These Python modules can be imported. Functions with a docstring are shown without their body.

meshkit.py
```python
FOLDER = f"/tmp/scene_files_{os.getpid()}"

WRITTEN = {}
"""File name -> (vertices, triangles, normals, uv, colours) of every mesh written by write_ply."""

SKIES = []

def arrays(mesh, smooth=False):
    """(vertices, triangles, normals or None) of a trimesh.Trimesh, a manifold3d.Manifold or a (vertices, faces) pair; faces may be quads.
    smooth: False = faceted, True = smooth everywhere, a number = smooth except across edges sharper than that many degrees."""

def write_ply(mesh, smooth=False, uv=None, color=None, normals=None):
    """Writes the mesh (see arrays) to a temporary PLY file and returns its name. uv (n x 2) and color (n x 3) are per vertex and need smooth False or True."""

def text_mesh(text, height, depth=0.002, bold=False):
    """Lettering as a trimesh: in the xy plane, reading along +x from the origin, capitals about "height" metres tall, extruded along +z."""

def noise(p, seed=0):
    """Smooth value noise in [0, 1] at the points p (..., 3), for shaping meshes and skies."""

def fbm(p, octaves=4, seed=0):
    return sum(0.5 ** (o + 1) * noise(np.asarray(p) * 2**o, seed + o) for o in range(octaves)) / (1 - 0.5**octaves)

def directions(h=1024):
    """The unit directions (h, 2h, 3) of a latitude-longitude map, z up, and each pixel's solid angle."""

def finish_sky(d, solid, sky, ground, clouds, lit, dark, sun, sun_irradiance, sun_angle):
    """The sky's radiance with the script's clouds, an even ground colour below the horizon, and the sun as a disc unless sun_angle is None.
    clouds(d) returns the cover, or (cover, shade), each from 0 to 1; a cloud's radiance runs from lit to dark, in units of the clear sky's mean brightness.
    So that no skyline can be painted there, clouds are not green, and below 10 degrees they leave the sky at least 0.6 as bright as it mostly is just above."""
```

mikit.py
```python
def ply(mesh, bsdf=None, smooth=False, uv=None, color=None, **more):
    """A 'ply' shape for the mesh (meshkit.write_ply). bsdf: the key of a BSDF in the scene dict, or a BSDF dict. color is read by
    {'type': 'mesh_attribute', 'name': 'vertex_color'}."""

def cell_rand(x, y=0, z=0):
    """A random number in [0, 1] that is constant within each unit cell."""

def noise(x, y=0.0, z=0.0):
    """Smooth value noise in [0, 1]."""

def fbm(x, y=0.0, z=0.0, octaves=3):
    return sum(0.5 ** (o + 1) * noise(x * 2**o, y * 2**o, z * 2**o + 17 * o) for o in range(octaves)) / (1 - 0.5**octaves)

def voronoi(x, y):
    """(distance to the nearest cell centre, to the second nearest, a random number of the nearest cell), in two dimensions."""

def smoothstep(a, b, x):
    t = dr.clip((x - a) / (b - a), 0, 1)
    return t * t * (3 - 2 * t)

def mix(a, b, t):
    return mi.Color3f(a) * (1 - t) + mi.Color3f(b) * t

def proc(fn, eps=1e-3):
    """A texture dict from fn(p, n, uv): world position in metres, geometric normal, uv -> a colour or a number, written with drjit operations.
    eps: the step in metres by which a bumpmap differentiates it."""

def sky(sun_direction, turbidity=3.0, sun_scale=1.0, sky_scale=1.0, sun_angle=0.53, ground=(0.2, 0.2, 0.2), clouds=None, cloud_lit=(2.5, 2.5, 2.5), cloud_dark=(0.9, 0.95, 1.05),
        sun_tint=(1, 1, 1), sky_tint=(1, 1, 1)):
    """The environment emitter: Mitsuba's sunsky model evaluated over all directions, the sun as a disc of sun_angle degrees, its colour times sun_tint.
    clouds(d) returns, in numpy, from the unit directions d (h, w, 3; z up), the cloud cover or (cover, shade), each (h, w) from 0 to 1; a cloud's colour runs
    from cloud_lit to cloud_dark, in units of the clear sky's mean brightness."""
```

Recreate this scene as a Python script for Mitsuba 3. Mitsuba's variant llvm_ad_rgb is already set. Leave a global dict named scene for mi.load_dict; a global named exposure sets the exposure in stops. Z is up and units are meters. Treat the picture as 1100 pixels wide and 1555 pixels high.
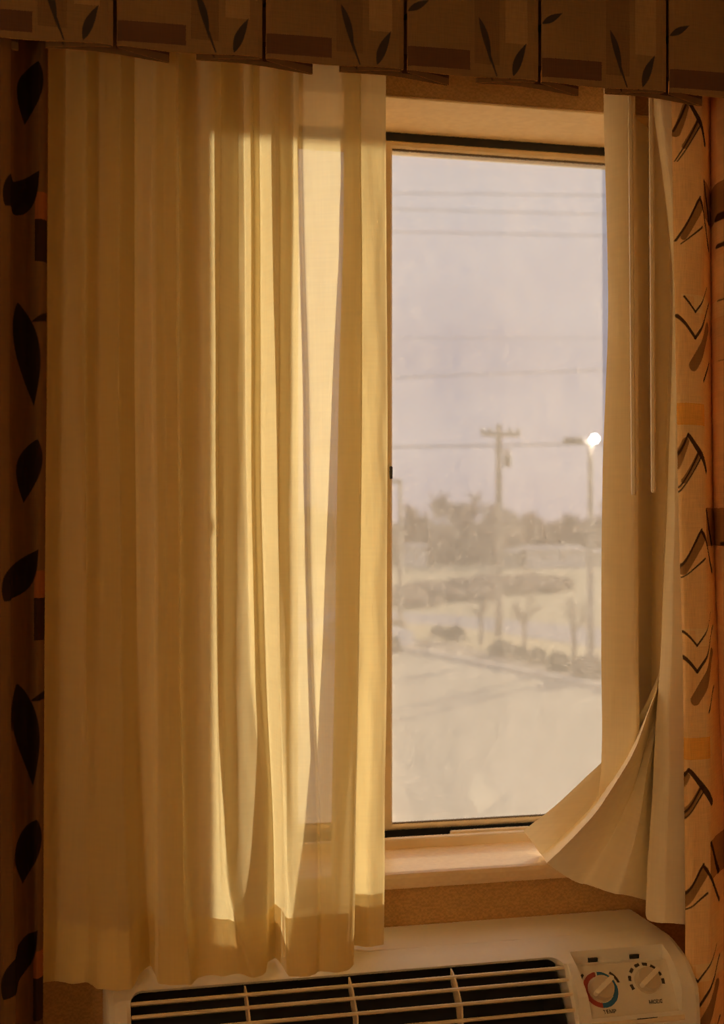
import math, random
import numpy as np, trimesh, shapely, drjit as dr, mitsuba as mi, mikit, meshkit
import manifold3d as m3
from scipy.interpolate import PchipInterpolator
from mikit import proc, noise, fbm, smoothstep, mix, cell_rand

T = mi.ScalarTransform4f
scene, labels = {}, {}
V = np.array

# ------------------------------------------------------------------ camera, sky, sun, exposure
YAW, PITCH = math.radians(13.6), math.atan(17.5 / 2000)
FWD = [math.sin(YAW) * math.cos(PITCH), math.cos(YAW) * math.cos(PITCH), math.sin(PITCH)]
EYE = [0.0, -2.5, 1.25]
scene['camera'] = {'type': 'thinlens', 'fov': 2 * math.degrees(math.atan(550 / 2000)), 'fov_axis': 'x',
                   'aperture_radius': 0.0055, 'focus_distance': 2.33, 'near_clip': 0.05, 'far_clip': 3000.0,
                   'to_world': T().look_at(origin=EYE, target=[e + f for e, f in zip(EYE, FWD)], up=[0, 0, 1])}
SUN_AZ, SUN_EL = math.radians(45), math.radians(10.5)          # the low sun stands to the right, beyond the window
SUN = [math.sin(SUN_AZ) * math.cos(SUN_EL), math.cos(SUN_AZ) * math.cos(SUN_EL), math.sin(SUN_EL)]


def cloud_cover(d):
    """A closed sheet of lavender cloud with soft, level streaks."""
    el = np.maximum(d[..., 2], 0.02)
    p = np.stack([d[..., 0] * 3, d[..., 1] * 3, d[..., 2] * 16], -1)
    n = meshkit.fbm(p, 4, seed=5)
    m = meshkit.fbm(np.stack([d[..., 0] / (el + .3) * 2, d[..., 1] / (el + .3) * 2, el * 0], -1), 4, seed=9)
    bank = 1 / (1 + np.exp((d[..., 2] - .145 - .10 * (m - .5)) / .018))          # a darker bank of cloud low over the land
    shade = np.clip(0.30 + 1.1 * (n - .5) + .6 * (m - .5) + .45 * bank, 0, 1)
    return np.full(shade.shape, .96), shade


scene['sky'] = mikit.sky(SUN, turbidity=4.0, sun_scale=1.2, sky_scale=1.0, sun_angle=1.6, ground=(.2, .17, .13), clouds=cloud_cover,
                         cloud_lit=(.90, .89, 1.02), cloud_dark=(.54, .53, .73), sun_tint=(.72, 1.0, 1.75), sky_tint=(1.0, .93, .95))
exposure = 3.1

# ------------------------------------------------------------------ numbers measured for the cloths (mm)
SHEER_Z = [2280,1910,1475,1010,670,468]
SHEER_XY = [[[8,-188],[35,-170],[43,-206],[68,-242],[91,-188],[120,-224],[126,-233],[154,-170],[156,-197],[182,-206],[185,-251],[196,-278],[215,-275],[216,-305],[229,-220],[260,-200],[286,-235],[291,-275],[301,-245],[335,-185],[345,-180],[353,-235],[371,-200],[388,-255],[395,-255],[410,-225],[432,-200],[439,-215],[450,-200],[505,-225],[529,-235],[542,-245],[549,-225],[531,-234],[517,-222],[533,-208],[555,-200],[579,-198],[604,-192]],[[8,-188],[36,-170],[43,-206],[69,-242],[91,-188],[121,-224],[127,-233],[154,-170],[157,-197],[182,-206],[185,-251],[196,-278],[215,-275],[217,-305],[230,-220],[260,-200],[286,-235],[291,-275],[302,-245],[335,-185],[346,-180],[354,-235],[371,-200],[388,-255],[395,-255],[410,-225],[432,-200],[439,-215],[450,-200],[505,-225],[529,-235],[542,-245],[549,-225],[531,-234],[517,-222],[533,-208],[555,-200],[579,-198],[604,-192]],[[4,-188],[28,-172],[56,-205],[68,-236],[92,-197],[119,-229],[125,-236],[155,-171],[159,-189],[185,-203],[186,-249],[199,-275],[218,-272],[220,-298],[232,-221],[263,-202],[286,-233],[288,-268],[300,-246],[332,-193],[347,-186],[355,-225],[373,-193],[393,-245],[396,-250],[409,-230],[427,-209],[446,-221],[459,-206],[504,-230],[526,-237],[543,-243],[550,-224],[526,-227],[510,-212],[533,-197],[559,-188],[581,-188],[608,-182]],[[1,-189],[25,-176],[68,-204],[72,-225],[94,-211],[122,-236],[130,-240],[158,-172],[165,-176],[189,-198],[189,-245],[205,-269],[224,-267],[225,-287],[235,-222],[265,-206],[290,-231],[291,-255],[300,-247],[328,-207],[353,-196],[368,-209],[385,-182],[400,-229],[400,-243],[411,-237],[427,-225],[454,-231],[466,-216],[502,-237],[526,-241],[539,-239],[545,-221],[524,-216],[508,-195],[532,-179],[559,-167],[583,-171],[611,-164]],[[1,-189],[22,-181],[60,-202],[76,-213],[92,-228],[124,-246],[137,-245],[162,-174],[174,-161],[190,-191],[190,-240],[213,-262],[231,-261],[232,-274],[241,-224],[270,-211],[297,-228],[298,-240],[305,-248],[334,-223],[381,-208],[391,-190],[402,-168],[408,-210],[407,-234],[411,-246],[424,-243],[466,-243],[476,-228],[500,-246],[522,-246],[536,-234],[541,-218],[522,-203],[507,-175],[532,-157],[559,-143],[585,-150],[614,-143]],[[1,-190],[19,-185],[52,-200],[71,-200],[92,-245],[121,-255],[143,-250],[166,-175],[185,-145],[189,-185],[191,-235],[213,-255],[233,-255],[244,-260],[261,-225],[281,-215],[310,-225],[333,-225],[352,-250],[366,-240],[378,-220],[392,-170],[407,-155],[412,-190],[412,-225],[415,-255],[432,-262],[459,-255],[471,-240],[496,-255],[516,-250],[532,-230],[537,-215],[525,-190],[513,-155],[537,-135],[565,-118],[588,-130],[617,-122]]]
INNER_NET = [[[1083,-70,2280],[1093,-105,2280],[1112,-125,2280],[1130,-110,2280],[1186,0,2280],[1239,50,2280],[1211,-60,2280],[1256,-50,2280]],[[1083,-70,2169],[1093,-105,2157],[1112,-125,2152],[1130,-110,2159],[1186,0,2201],[1239,50,2222],[1211,-60,2183],[1256,-50,2190]],[[1092,-70,1702],[1101,-100,1698],[1123,-120,1695],[1142,-100,1699],[1205,30,1724],[1262,100,1738],[1232,-60,1710],[1269,-50,1713]],[[1086,-70,1505],[1101,-100,1503],[1124,-120,1502],[1137,-110,1503],[1215,50,1520],[1269,110,1527],[1213,-85,1507],[1264,-60,1510]],[[1080,-70,1309],[1098,-100,1308],[1123,-120,1308],[1137,-110,1308],[1216,50,1312],[1274,110,1314],[1208,-85,1309],[1263,-60,1310]],[[1077,-70,982],[1097,-100,985],[1124,-120,986],[1136,-110,985],[1216,50,967],[1273,110,960],[1198,-85,981],[1262,-60,977]],[[1086,-50,770],[1108,-70,772],[1137,-80,773],[1153,-70,770],[1211,40,748],[1264,100,735],[1220,-40,762],[1277,-30,758]],[[1086,0,580],[1108,0,580],[1137,0,580],[1153,0,580],[1211,60,580],[1264,120,580],[1220,0,580],[1277,0,580]]]
LINING_NET = [[[1192,-90,2280],[1181,-120,2280],[1192,-90,2280],[1183,-120,2280],[1193,-90,2280],[1184,-120,2280],[1143,-150,2280],[1150,-175,2280],[1175,-180,2280],[1241,-160,2280]],[[1192,-90,2164],[1181,-120,2153],[1192,-90,2164],[1183,-120,2153],[1193,-90,2164],[1184,-120,2153],[1143,-150,2140],[1150,-175,2132],[1175,-180,2132],[1241,-160,2144]],[[1236,-90,1718],[1224,-120,1712],[1236,-90,1718],[1224,-120,1712],[1236,-90,1718],[1224,-120,1712],[1192,-150,1706],[1188,-175,1701],[1202,-180,1701],[1243,-160,1706]],[[1230,-90,1375],[1219,-120,1374],[1230,-90,1375],[1219,-120,1374],[1230,-90,1375],[1213,-130,1373],[1184,-150,1372],[1182,-180,1370],[1201,-185,1370],[1248,-160,1372]],[[1193,-100,982],[1184,-130,986],[1193,-100,982],[1184,-130,986],[1191,-110,983],[1182,-140,987],[1159,-160,989],[1168,-190,992],[1195,-195,992],[1250,-165,988]],[[1173,-80,902],[1185,-70,898],[1133,-180,910],[1193,-70,884],[1208,-50,873],[1205,-60,870],[1148,-170,877],[1159,-200,881],[1192,-200,879],[1247,-170,873]],[[1125,-60,816],[1156,-30,794],[1087,-195,818],[1173,-50,773],[1157,-110,773],[1210,-30,747],[1142,-175,764],[1153,-210,770],[1186,-210,769],[1245,-175,759]],[[1046,-30,728],[1117,40,687],[1031,-180,723],[1130,-50,666],[1130,-125,663],[1196,-40,630],[1132,-180,646],[1147,-215,654],[1181,-215,652],[1244,-180,640]],[[953,40,623],[988,30,575],[955,-85,588],[1040,-60,536],[1085,-130,532],[1179,-60,494],[1120,-190,496],[1138,-225,500],[1172,-225,495],[1241,-185,478]]]
DRAPE_XY = [[[1144,-236],[1154,-243],[1168,-248],[1202,-240],[1236,-200],[1290,-120],[1262,-200],[1262,-250],[1338,-190],[1345,-250],[1460,-180]],[[1155,-236],[1158,-243],[1169,-248],[1202,-240],[1237,-200],[1291,-120],[1263,-200],[1263,-250],[1339,-190],[1343,-250],[1457,-180]],[[1166,-236],[1168,-243],[1179,-248],[1210,-244],[1256,-185],[1292,-140],[1270,-210],[1273,-250],[1343,-190],[1344,-250],[1456,-180]],[[1171,-236],[1175,-243],[1185,-248],[1214,-246],[1263,-200],[1305,-160],[1294,-210],[1293,-250],[1356,-190],[1354,-250],[1454,-180]]]
DRAPE_Z = [2169,1493,995,498]
LEFT_XY = [[[-225,-260],[-179,-330],[-143,-270],[-109,-340],[-91,-280],[-67,-345],[-52,-340],[-48,-280],[-29,-250],[-6,-260],[5,-245]],[[-224,-260],[-178,-330],[-142,-270],[-107,-340],[-90,-280],[-67,-345],[-52,-340],[-50,-280],[-30,-250],[-9,-260],[4,-245]],[[-223,-260],[-176,-330],[-141,-270],[-106,-340],[-89,-280],[-66,-345],[-50,-340],[-48,-280],[-29,-250],[-10,-260],[2,-245]],[[-221,-260],[-175,-330],[-139,-270],[-105,-340],[-88,-280],[-59,-345],[-41,-340],[-37,-280],[-22,-250],[-9,-260],[1,-245]]]
LEFT_Z = [2041,1459,1030,496]
PRINT_BANDS = [[1169,2031,1152,1982,7,7],[1204,1851,1165,1787,11,6],[1247,1628,1187,1547,11,11],[1199,2009,1166,1957,5,5]]
PRINT_LINES = [[1174,2045,1148,1987,2,2],[1176,2041,1229,1978,4,7],[1196,2007,1150,1930,2,1],[1203,2001,1154,1929,2,1],[1204,1866,1152,1781,2,2],[1205,1861,1261,1784,3,4],[1212,1811,1160,1774,2,1],[1165,1675,1191,1648,2,2],[1191,1648,1247,1706,2,1],[1153,1640,1191,1599,3,3],[1191,1599,1261,1679,3,2],[1221,1521,1261,1563,3,2],[1223,1902,1261,1838,4,6]]
PRINT_RECTS = [[1146,1416,1224,1476],[1160,1647,1283,1680],[1225,1696,1297,1767],[1146,1567,1187,1677],[1220,1834,1297,1907]]



# ------------------------------------------------------------------ materials
def rgb(*c):
    return {'type': 'rgb', 'value': list(c)}


def principled(name, color, rough=.6, **k):
    scene[name] = {'type': 'twosided', 'bsdf': {'type': 'principled', 'base_color': rgb(*color) if isinstance(color, tuple) else proc(color), 'roughness': rough, **k}}


def speckle(a, b, scale, sharp=.5):
    def fn(p, n, uv):
        t = fbm(p.x * scale, p.y * scale, p.z * scale, 3)
        return mix(a, b, dr.clip((t - .5) / sharp + .5, 0, 1))
    return fn


principled('m_wall', speckle((.60, .37, .15), (.47, .28, .105), 260, .45), .85)
principled('m_paint', speckle((.88, .68, .40), (.83, .63, .36), 90, .5), .7)
principled('m_room', (.82, .68, .48), .8)
principled('m_carpet', speckle((.46, .34, .22), (.36, .26, .16), 120), .95)
principled('m_ceiling', (.85, .78, .64), .9)
principled('m_sill', speckle((.86, .67, .44), (.80, .61, .39), 140, .5), .32, specular=.5)
principled('m_vinyl', speckle((.86, .70, .45), (.81, .65, .41), 60, .5), .38, specular=.5)
principled('m_rail', (.83, .66, .42), .35)
principled('m_black', (.018, .017, .016), .45)
principled('m_gasket', (.16, .12, .08), .6)
principled('m_unit', speckle((.90, .89, .85), (.86, .85, .81), 500, .6), .42, specular=.5)
principled('m_panel', speckle((.80, .77, .69), (.76, .73, .65), 600, .6), .5)
principled('m_slat', (.82, .72, .54), .35, specular=.5)
principled('m_slot_shade', (.012, .012, .013), .6)  # near-black colour painted in for shade inside slots that are not cut
principled('m_grip_lit', (.90, .85, .74), .35, specular=.5)  # grip lightened: its catch of light is put into the colour
principled('m_dial_shaded', (.62, .54, .42), .35, specular=.5)  # dial body darkened: shading against the grip is put into the colour
principled('m_ink', (.06, .045, .03), .7)
principled('m_red', (.42, .07, .05), .6)
principled('m_blue', (.03, .17, .36), .6)
principled('m_wand', (.80, .68, .46), .3, specular=.5)
principled('m_metal', (.42, .36, .28), .4, metallic=.6)
principled('m_coil', (.16, .16, .16), .5, metallic=.3)
principled('m_foam', (.035, .035, .036), .95)
scene['m_glass'] = {'type': 'thindielectric', 'int_ior': 1.5}


def thin_cloth(name, color, diff, rough=.8, opacity=None, sheen=.0):
    b = {'type': 'principledthin', 'base_color': proc(color) if callable(color) else rgb(*color), 'roughness': rough, 'diff_trans': diff, 'spec_trans': 0.0, 'eta': 1.35}
    if opacity is not None:
        b = {'type': 'mask', 'opacity': opacity, 'bsdf': b}
    scene[name] = b


def weave(c, du, dv, amount):
    """Slubs of the yarn: fine level and upright threads of uneven tone."""
    def fn(p, n, uv):
        w = noise(uv.x * du * .06, uv.y * dv, 3.0) + noise(uv.x * du, uv.y * dv * .05, 8.0)
        return mi.Color3f(*c) * (1 + amount * (w - 1))
    return fn


thin_cloth('m_sheer', weave((.94, .83, .52), 420, 420, .03), 1.15, opacity=.80)
thin_cloth('m_sheer_hem', weave((.92, .78, .47), 420, 420, .03), .35, opacity=.97)
thin_cloth('m_sheer_side', weave((.97, .86, .54), 500, 500, .03), 1.2, opacity=.55)
thin_cloth('m_lining', weave((.95, .88, .72), 420, 420, .04), .06)
thin_cloth('m_inner', weave((.94, .83, .60), 420, 420, .04), .03)
dust = {'type': 'principledthin', 'base_color': rgb(.84, .765, .74), 'roughness': .9, 'diff_trans': 1.5, 'eta': 1.3}


def dust_cover(p, n, uv):
    """Road dust dried on the pane: fine grain, wiped streaks and a few spots."""
    g = fbm(p.x * 55, p.z * 40, 2.0, 3)
    s = fbm(p.x * 14, p.z * 3.2, 7.0, 3)
    spot = smoothstep(.80, .90, noise(p.x * 190, p.z * 190, 5.0))
    return mi.Float(dr.clip(.32 + .10 * (g - .5) + .10 * (s - .5) + .10 * spot, .02, .6))


scene['m_dust'] = {'type': 'mask', 'opacity': proc(dust_cover), 'bsdf': dust}


def seg_dist(x, z, s):
    """Distance to a brush stroke whose width runs from w1 to w2; negative inside."""
    x1, z1, x2, z2, w1, w2 = s
    dx, dz = x2 - x1, z2 - z1
    t = dr.clip(((x - x1) * dx + (z - z1) * dz) / (dx * dx + dz * dz), 0, 1)
    return dr.sqrt(dr.square(x - x1 - t * dx) + dr.square(z - z1 - t * dz)) - (w1 + (w2 - w1) * t)


def leaf_dist(x, z, s):
    """A leaf: a stroke that swells between its two ends."""
    x1, z1, x2, z2, w, bend = s
    dx, dz = x2 - x1, z2 - z1
    ll = math.hypot(dx, dz)
    t = ((x - x1) * dx + (z - z1) * dz) / (ll * ll)
    tc = dr.clip(t, 0, 1)
    off = ((x - x1) * -dz + (z - z1) * dx) / ll - bend * 4 * tc * (1 - tc)
    over = dr.maximum(dr.maximum(-t, t - 1), 0) * ll
    return dr.sqrt(dr.square(off) + dr.square(over)) - w * dr.sin(3.14159 * dr.power(tc, .8))


PERIOD = 0.627
MM = .001
BANDS = [[a * MM for a in s] for s in PRINT_BANDS]
LINES = [[a * MM for a in s] for s in PRINT_LINES]
RECTS = [[a * MM for a in s] for s in PRINT_RECTS]
Z_TOP = 2.062


def chevron_print(p, n, uv):
    """The drape's print: brush chevrons, washed bands and blocks, repeating down the cloth."""
    wob = (noise(uv.x * 22, uv.y * 22) - .5) * .0012
    x, z = uv.x + wob, uv.y
    k = dr.floor((Z_TOP - z) / PERIOD)
    z = z + k * PERIOD
    c = mix((.92, .62, .33), (.95, .70, .40), noise(uv.x * 9, uv.y * 7))
    tones = [(.92, .52, .14), (.96, .75, .46), (.95, .70, .40), (.93, .66, .36), (.52, .28, .12)]
    for r, tone in zip(RECTS, tones):
        inside = (x > r[0]) & (x < r[2]) & (z > r[1]) & (z < r[3])
        c = dr.select(inside, mi.Color3f(*tone), c)
    def wash(c, d, tone, a):
        return mix(c, tone, smoothstep(.0012, -.0012, d) * a)
    for s in BANDS:
        for dz in (0, PERIOD):
            s2 = [s[0], s[1] + dz, s[2], s[3] + dz, s[4], s[5]]
            if dz and s[3] + dz > Z_TOP + .2:
                continue
            c = wash(c, seg_dist(x, z, s2), (.27, .125, .04), .85)
    for s in LINES:
        c = wash(c, seg_dist(x, z, s), (.055, .022, .012), .95)
    yarn = noise(uv.x * 60, uv.y * 1100, 3.0) + noise(uv.x * 900, uv.y * 60, 8.0)
    return c * (1 + .12 * (yarn - 1))


SECTION_X, SECTION_W = .109, .2398


def valance_print(p, n, uv):
    """The valance's print: one block, two leaves and a pale block in every pleat section."""
    u = (p.x - SECTION_X) / SECTION_W
    u = (u - dr.floor(u)) * SECTION_W
    h = p.z - 2.01
    c = mix((.20, .112, .044), (.24, .14, .056), noise(p.x * 11, p.z * 11))
    blk = (u > .004) & (u < .112) & (h < .041) & (h > .008)
    c = dr.select(blk, mi.Color3f(.11, .046, .019), c)
    pale = (u > .176) & (u < .216) & (h > .06)
    c = dr.select(pale, mi.Color3f(.30, .185, .08), c)
    dim = (u > .120) & (u < .165) & (h > .02)
    c = dr.select(dim, mi.Color3f(.175, .093, .034), c)
    d = leaf_dist(u, h, (.128, .098, .149, .022, .0058, .003))
    d = dr.minimum(d, seg_dist(u, h, (.142, .050, .160, .002, .0028, .0012)))
    d = dr.minimum(d, leaf_dist(u, h, (.190, .004, .214, .062, .0075, .002)))
    d = dr.minimum(d, leaf_dist(u, h, (.004, .100, .040, .120, .006, .0)))
    c = mix(c, (.035, .022, .016), smoothstep(.0012, -.0012, d))
    yarn = noise(p.x * 60, p.z * 1100, 3.0) + noise(p.x * 900, p.z * 60, 8.0)
    return c * (1 + .14 * (yarn - 1))


def leaf_print(p, n, uv):
    """The left drape's print: large dark leaves and washed blocks."""
    x, z = uv.x + .12, uv.y
    k = dr.floor(z / PERIOD)
    z = z - k * PERIOD
    c = mix((.18, .088, .031), (.21, .105, .037), noise(uv.x * 9, uv.y * 7))
    blk = (x > .105) & (x < .19) & (z > .43) & (z < .50)
    c = dr.select(blk, mi.Color3f(.05, .022, .014), c)
    blk = (x > .105) & (x < .19) & (z > .50) & (z < .545)
    c = dr.select(blk, mi.Color3f(.34, .11, .03), c)
    d = leaf_dist(x, z, (.078, .36, .104, .19, .020, .004))
    d = dr.minimum(d, leaf_dist(x, z, (.110, .135, .088, .03, .020, -.004)))
    d = dr.minimum(d, leaf_dist(x, z, (.060, .50, .112, .58, .022, .0)))
    d = dr.minimum(d, leaf_dist(x, z, (.150, .40, .182, .25, .012, .003)))
    d = dr.minimum(d, leaf_dist(x, z, (.100, .33, .178, .36, .007, .0)))
    d = dr.minimum(d, leaf_dist(x, z, (.146, .20, .180, .06, .013, .003)))
    c = mix(c, (.03, .016, .012), smoothstep(.0012, -.0012, d))
    yarn = noise(uv.x * 60, uv.y * 1100, 3.0) + noise(uv.x * 900, uv.y * 60, 8.0)
    return c * (1 + .12 * (yarn - 1))


thin_cloth('m_drape', chevron_print, .06)
thin_cloth('m_left_drape', leaf_print, .06)
principled('m_valance', valance_print, .85)
principled('m_valance_lit', (.72, .36, .12), .85)  # lighter copy of the valance cloth, light on the hem painted in

# outdoors
principled('m_lot', speckle((.42, .35, .25), (.36, .30, .21), .22, .8), .9)
principled('m_lawn', speckle((.40, .32, .18), (.33, .26, .145), .07, .7), .95)
principled('m_strip', speckle((.50, .385, .20), (.43, .33, .17), .5, .7), .95)
principled('m_bed', speckle((.25, .19, .13), (.33, .25, .17), 1.2), .95)
principled('m_curb', (.62, .55, .45), .9)
principled('m_road', (.27, .235, .24), .9)
principled('m_bark', (.22, .17, .125), .9)
principled('m_twig', (.28, .16, .12), .9)
principled('m_twig_grey', (.26, .20, .18), .9)
principled('m_bush', (.115, .095, .06), .9)
principled('m_brush', speckle((.24, .17, .115), (.31, .225, .15), 1.5), .95)
principled('m_pole', (.34, .28, .20), .8)
principled('m_lamp_pole', (.30, .25, .20), .5)
principled('m_fixture', (.10, .085, .07), .5)
principled('m_wire', (.10, .09, .09), .7)
principled('m_white_wall', (.72, .66, .58), .8)
principled('m_grey_wall', (.33, .29, .24), .8)
principled('m_roof', (.48, .41, .35), .8)
principled('m_car', (.78, .76, .74), .25, clearcoat=.8)
principled('m_tyre', (.03, .03, .03), .8)
principled('m_car_glass', (.05, .05, .055), .1)
principled('m_facade', (.50, .40, .30), .9)


# ------------------------------------------------------------------ mesh helpers
def put(key, mesh, mat, smooth=False, uv=None, **more):
    scene[key] = mikit.ply(mesh, mat, smooth, uv=uv, **more)


def say(key, label=None, cat=None, group=None, kind=None):
    labels[key] = {k: v for k, v in (('label', label), ('category', cat), ('group', group), ('kind', kind)) if v}


def numbered(base, k):
    return base if k == 0 else f'{base}_{k:03d}'


def box(x0, x1, y0, y1, z0, z1, b=0.0):
    """A box; with b, its edges are chamfered by b."""
    x0, x1, y0, y1, z0, z1 = min(x0, x1), max(x0, x1), min(y0, y1), max(y0, y1), min(z0, z1), max(z0, z1)
    if not b:
        m = trimesh.creation.box(bounds=[[x0, y0, z0], [x1, y1, z1]])
        return m
    b = min(b, (x1 - x0) * .45, (y1 - y0) * .45, (z1 - z0) * .45)
    pts = []
    for sx in (0, 1):
        for sy in (0, 1):
            for sz in (0, 1):
                c = V([(x0, x1)[sx], (y0, y1)[sy], (z0, z1)[sz]])
                i = V([1 - 2 * sx, 1 - 2 * sy, 1 - 2 * sz]) * b
                for keep in range(3):
                    q = c + i
                    q[keep] = c[keep]
                    pts.append(q)
    return trimesh.convex.convex_hull(V(pts))


def join(ms):
    return trimesh.util.concatenate(ms)


def tube(pts, r, sides=8, cap=True):
    """A tube along a polyline, radius per point."""
    p = V(pts, float)
    r = np.broadcast_to(r, len(p))
    t = np.gradient(p, axis=0)
    t /= np.linalg.norm(t, axis=1, keepdims=True) + 1e-12
    ref = V([0, 0, 1.0]) if abs(t[0][2]) < .9 else V([1.0, 0, 0])
    a = np.cross(t, ref); a /= np.linalg.norm(a, axis=1, keepdims=True) + 1e-12
    b = np.cross(t, a)
    ang = np.arange(sides) * 2 * np.pi / sides
    v = (p[:, None] + r[:, None, None] * (np.cos(ang)[None, :, None] * a[:, None] + np.sin(ang)[None, :, None] * b[:, None])).reshape(-1, 3)
    f = []
    for i in range(len(p) - 1):
        for j in range(sides):
            k = (j + 1) % sides
            q = [i * sides + j, i * sides + k, (i + 1) * sides + k, (i + 1) * sides + j]
            f += [[q[0], q[2], q[1]], [q[0], q[3], q[2]]]
    if cap:
        n = len(v)
        v = np.vstack([v, p[0], p[-1]])
        e = (len(p) - 1) * sides
        for j in range(sides):
            k = (j + 1) % sides
            f += [[n, j, k], [n + 1, e + k, e + j]]
    return trimesh.Trimesh(v, f, process=False)


def lathe(prof, axis_o, axis_d, sides=40):
    """A lathed solid: prof = [(radius, height)], about the axis through axis_o along axis_d."""
    d = V(axis_d, float); d /= np.linalg.norm(d)
    a = np.cross(d, [1, 0, 0]); a /= np.linalg.norm(a)
    b = np.cross(d, a)
    ang = np.arange(sides) * 2 * np.pi / sides
    v, f = [], []
    for r, h in prof:
        for t in ang:
            v.append(V(axis_o) + d * h + r * (math.cos(t) * a + math.sin(t) * b))
    for i in range(len(prof) - 1):
        for j in range(sides):
            k = (j + 1) % sides
            f += [[i * sides + j, i * sides + k, (i + 1) * sides + k], [i * sides + j, (i + 1) * sides + k, (i + 1) * sides + j]]
    return trimesh.Trimesh(v, f, process=False)


def spline_grid(net, nr, nc):
    """A fine grid of points through a control net (rows, columns, 3)."""
    net = V(net, float)
    R, C = net.shape[:2]
    g = PchipInterpolator(np.arange(C), net, axis=1)(np.linspace(0, C - 1, nc))
    return PchipInterpolator(np.arange(R), g, axis=0)(np.linspace(0, R - 1, nr))


def grid_mesh(g):
    nr, nc = g.shape[:2]
    i = np.arange(nr * nc).reshape(nr, nc)
    a, b, c, d = i[:-1, :-1].ravel(), i[:-1, 1:].ravel(), i[1:, 1:].ravel(), i[1:, :-1].ravel()
    return trimesh.Trimesh(g.reshape(-1, 3), np.vstack([np.stack([a, d, c], 1), np.stack([a, c, b], 1)]), process=False)


def arc_u(g):
    """Length along the cloth's middle row, as u; height as v."""
    mid = g[len(g) // 2]
    u = np.r_[0, np.cumsum(np.linalg.norm(np.diff(mid, axis=0), axis=1))]
    return np.stack([np.broadcast_to(u, g.shape[:2]), g[..., 2]], -1).reshape(-1, 2)


def cloth(key, g, mat, uv=None):
    put(key, grid_mesh(g), mat, True, uv=arc_u(g) if uv is None else uv)


def tri(poly, z, zb=None):
    """A flat ground slab from a polygon outline."""
    m = trimesh.creation.extrude_polygon(shapely.Polygon(poly), (z - zb) if zb is not None else .05, engine='earcut')
    m.apply_translation([0, 0, zb if zb is not None else z - .05])
    return m


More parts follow.
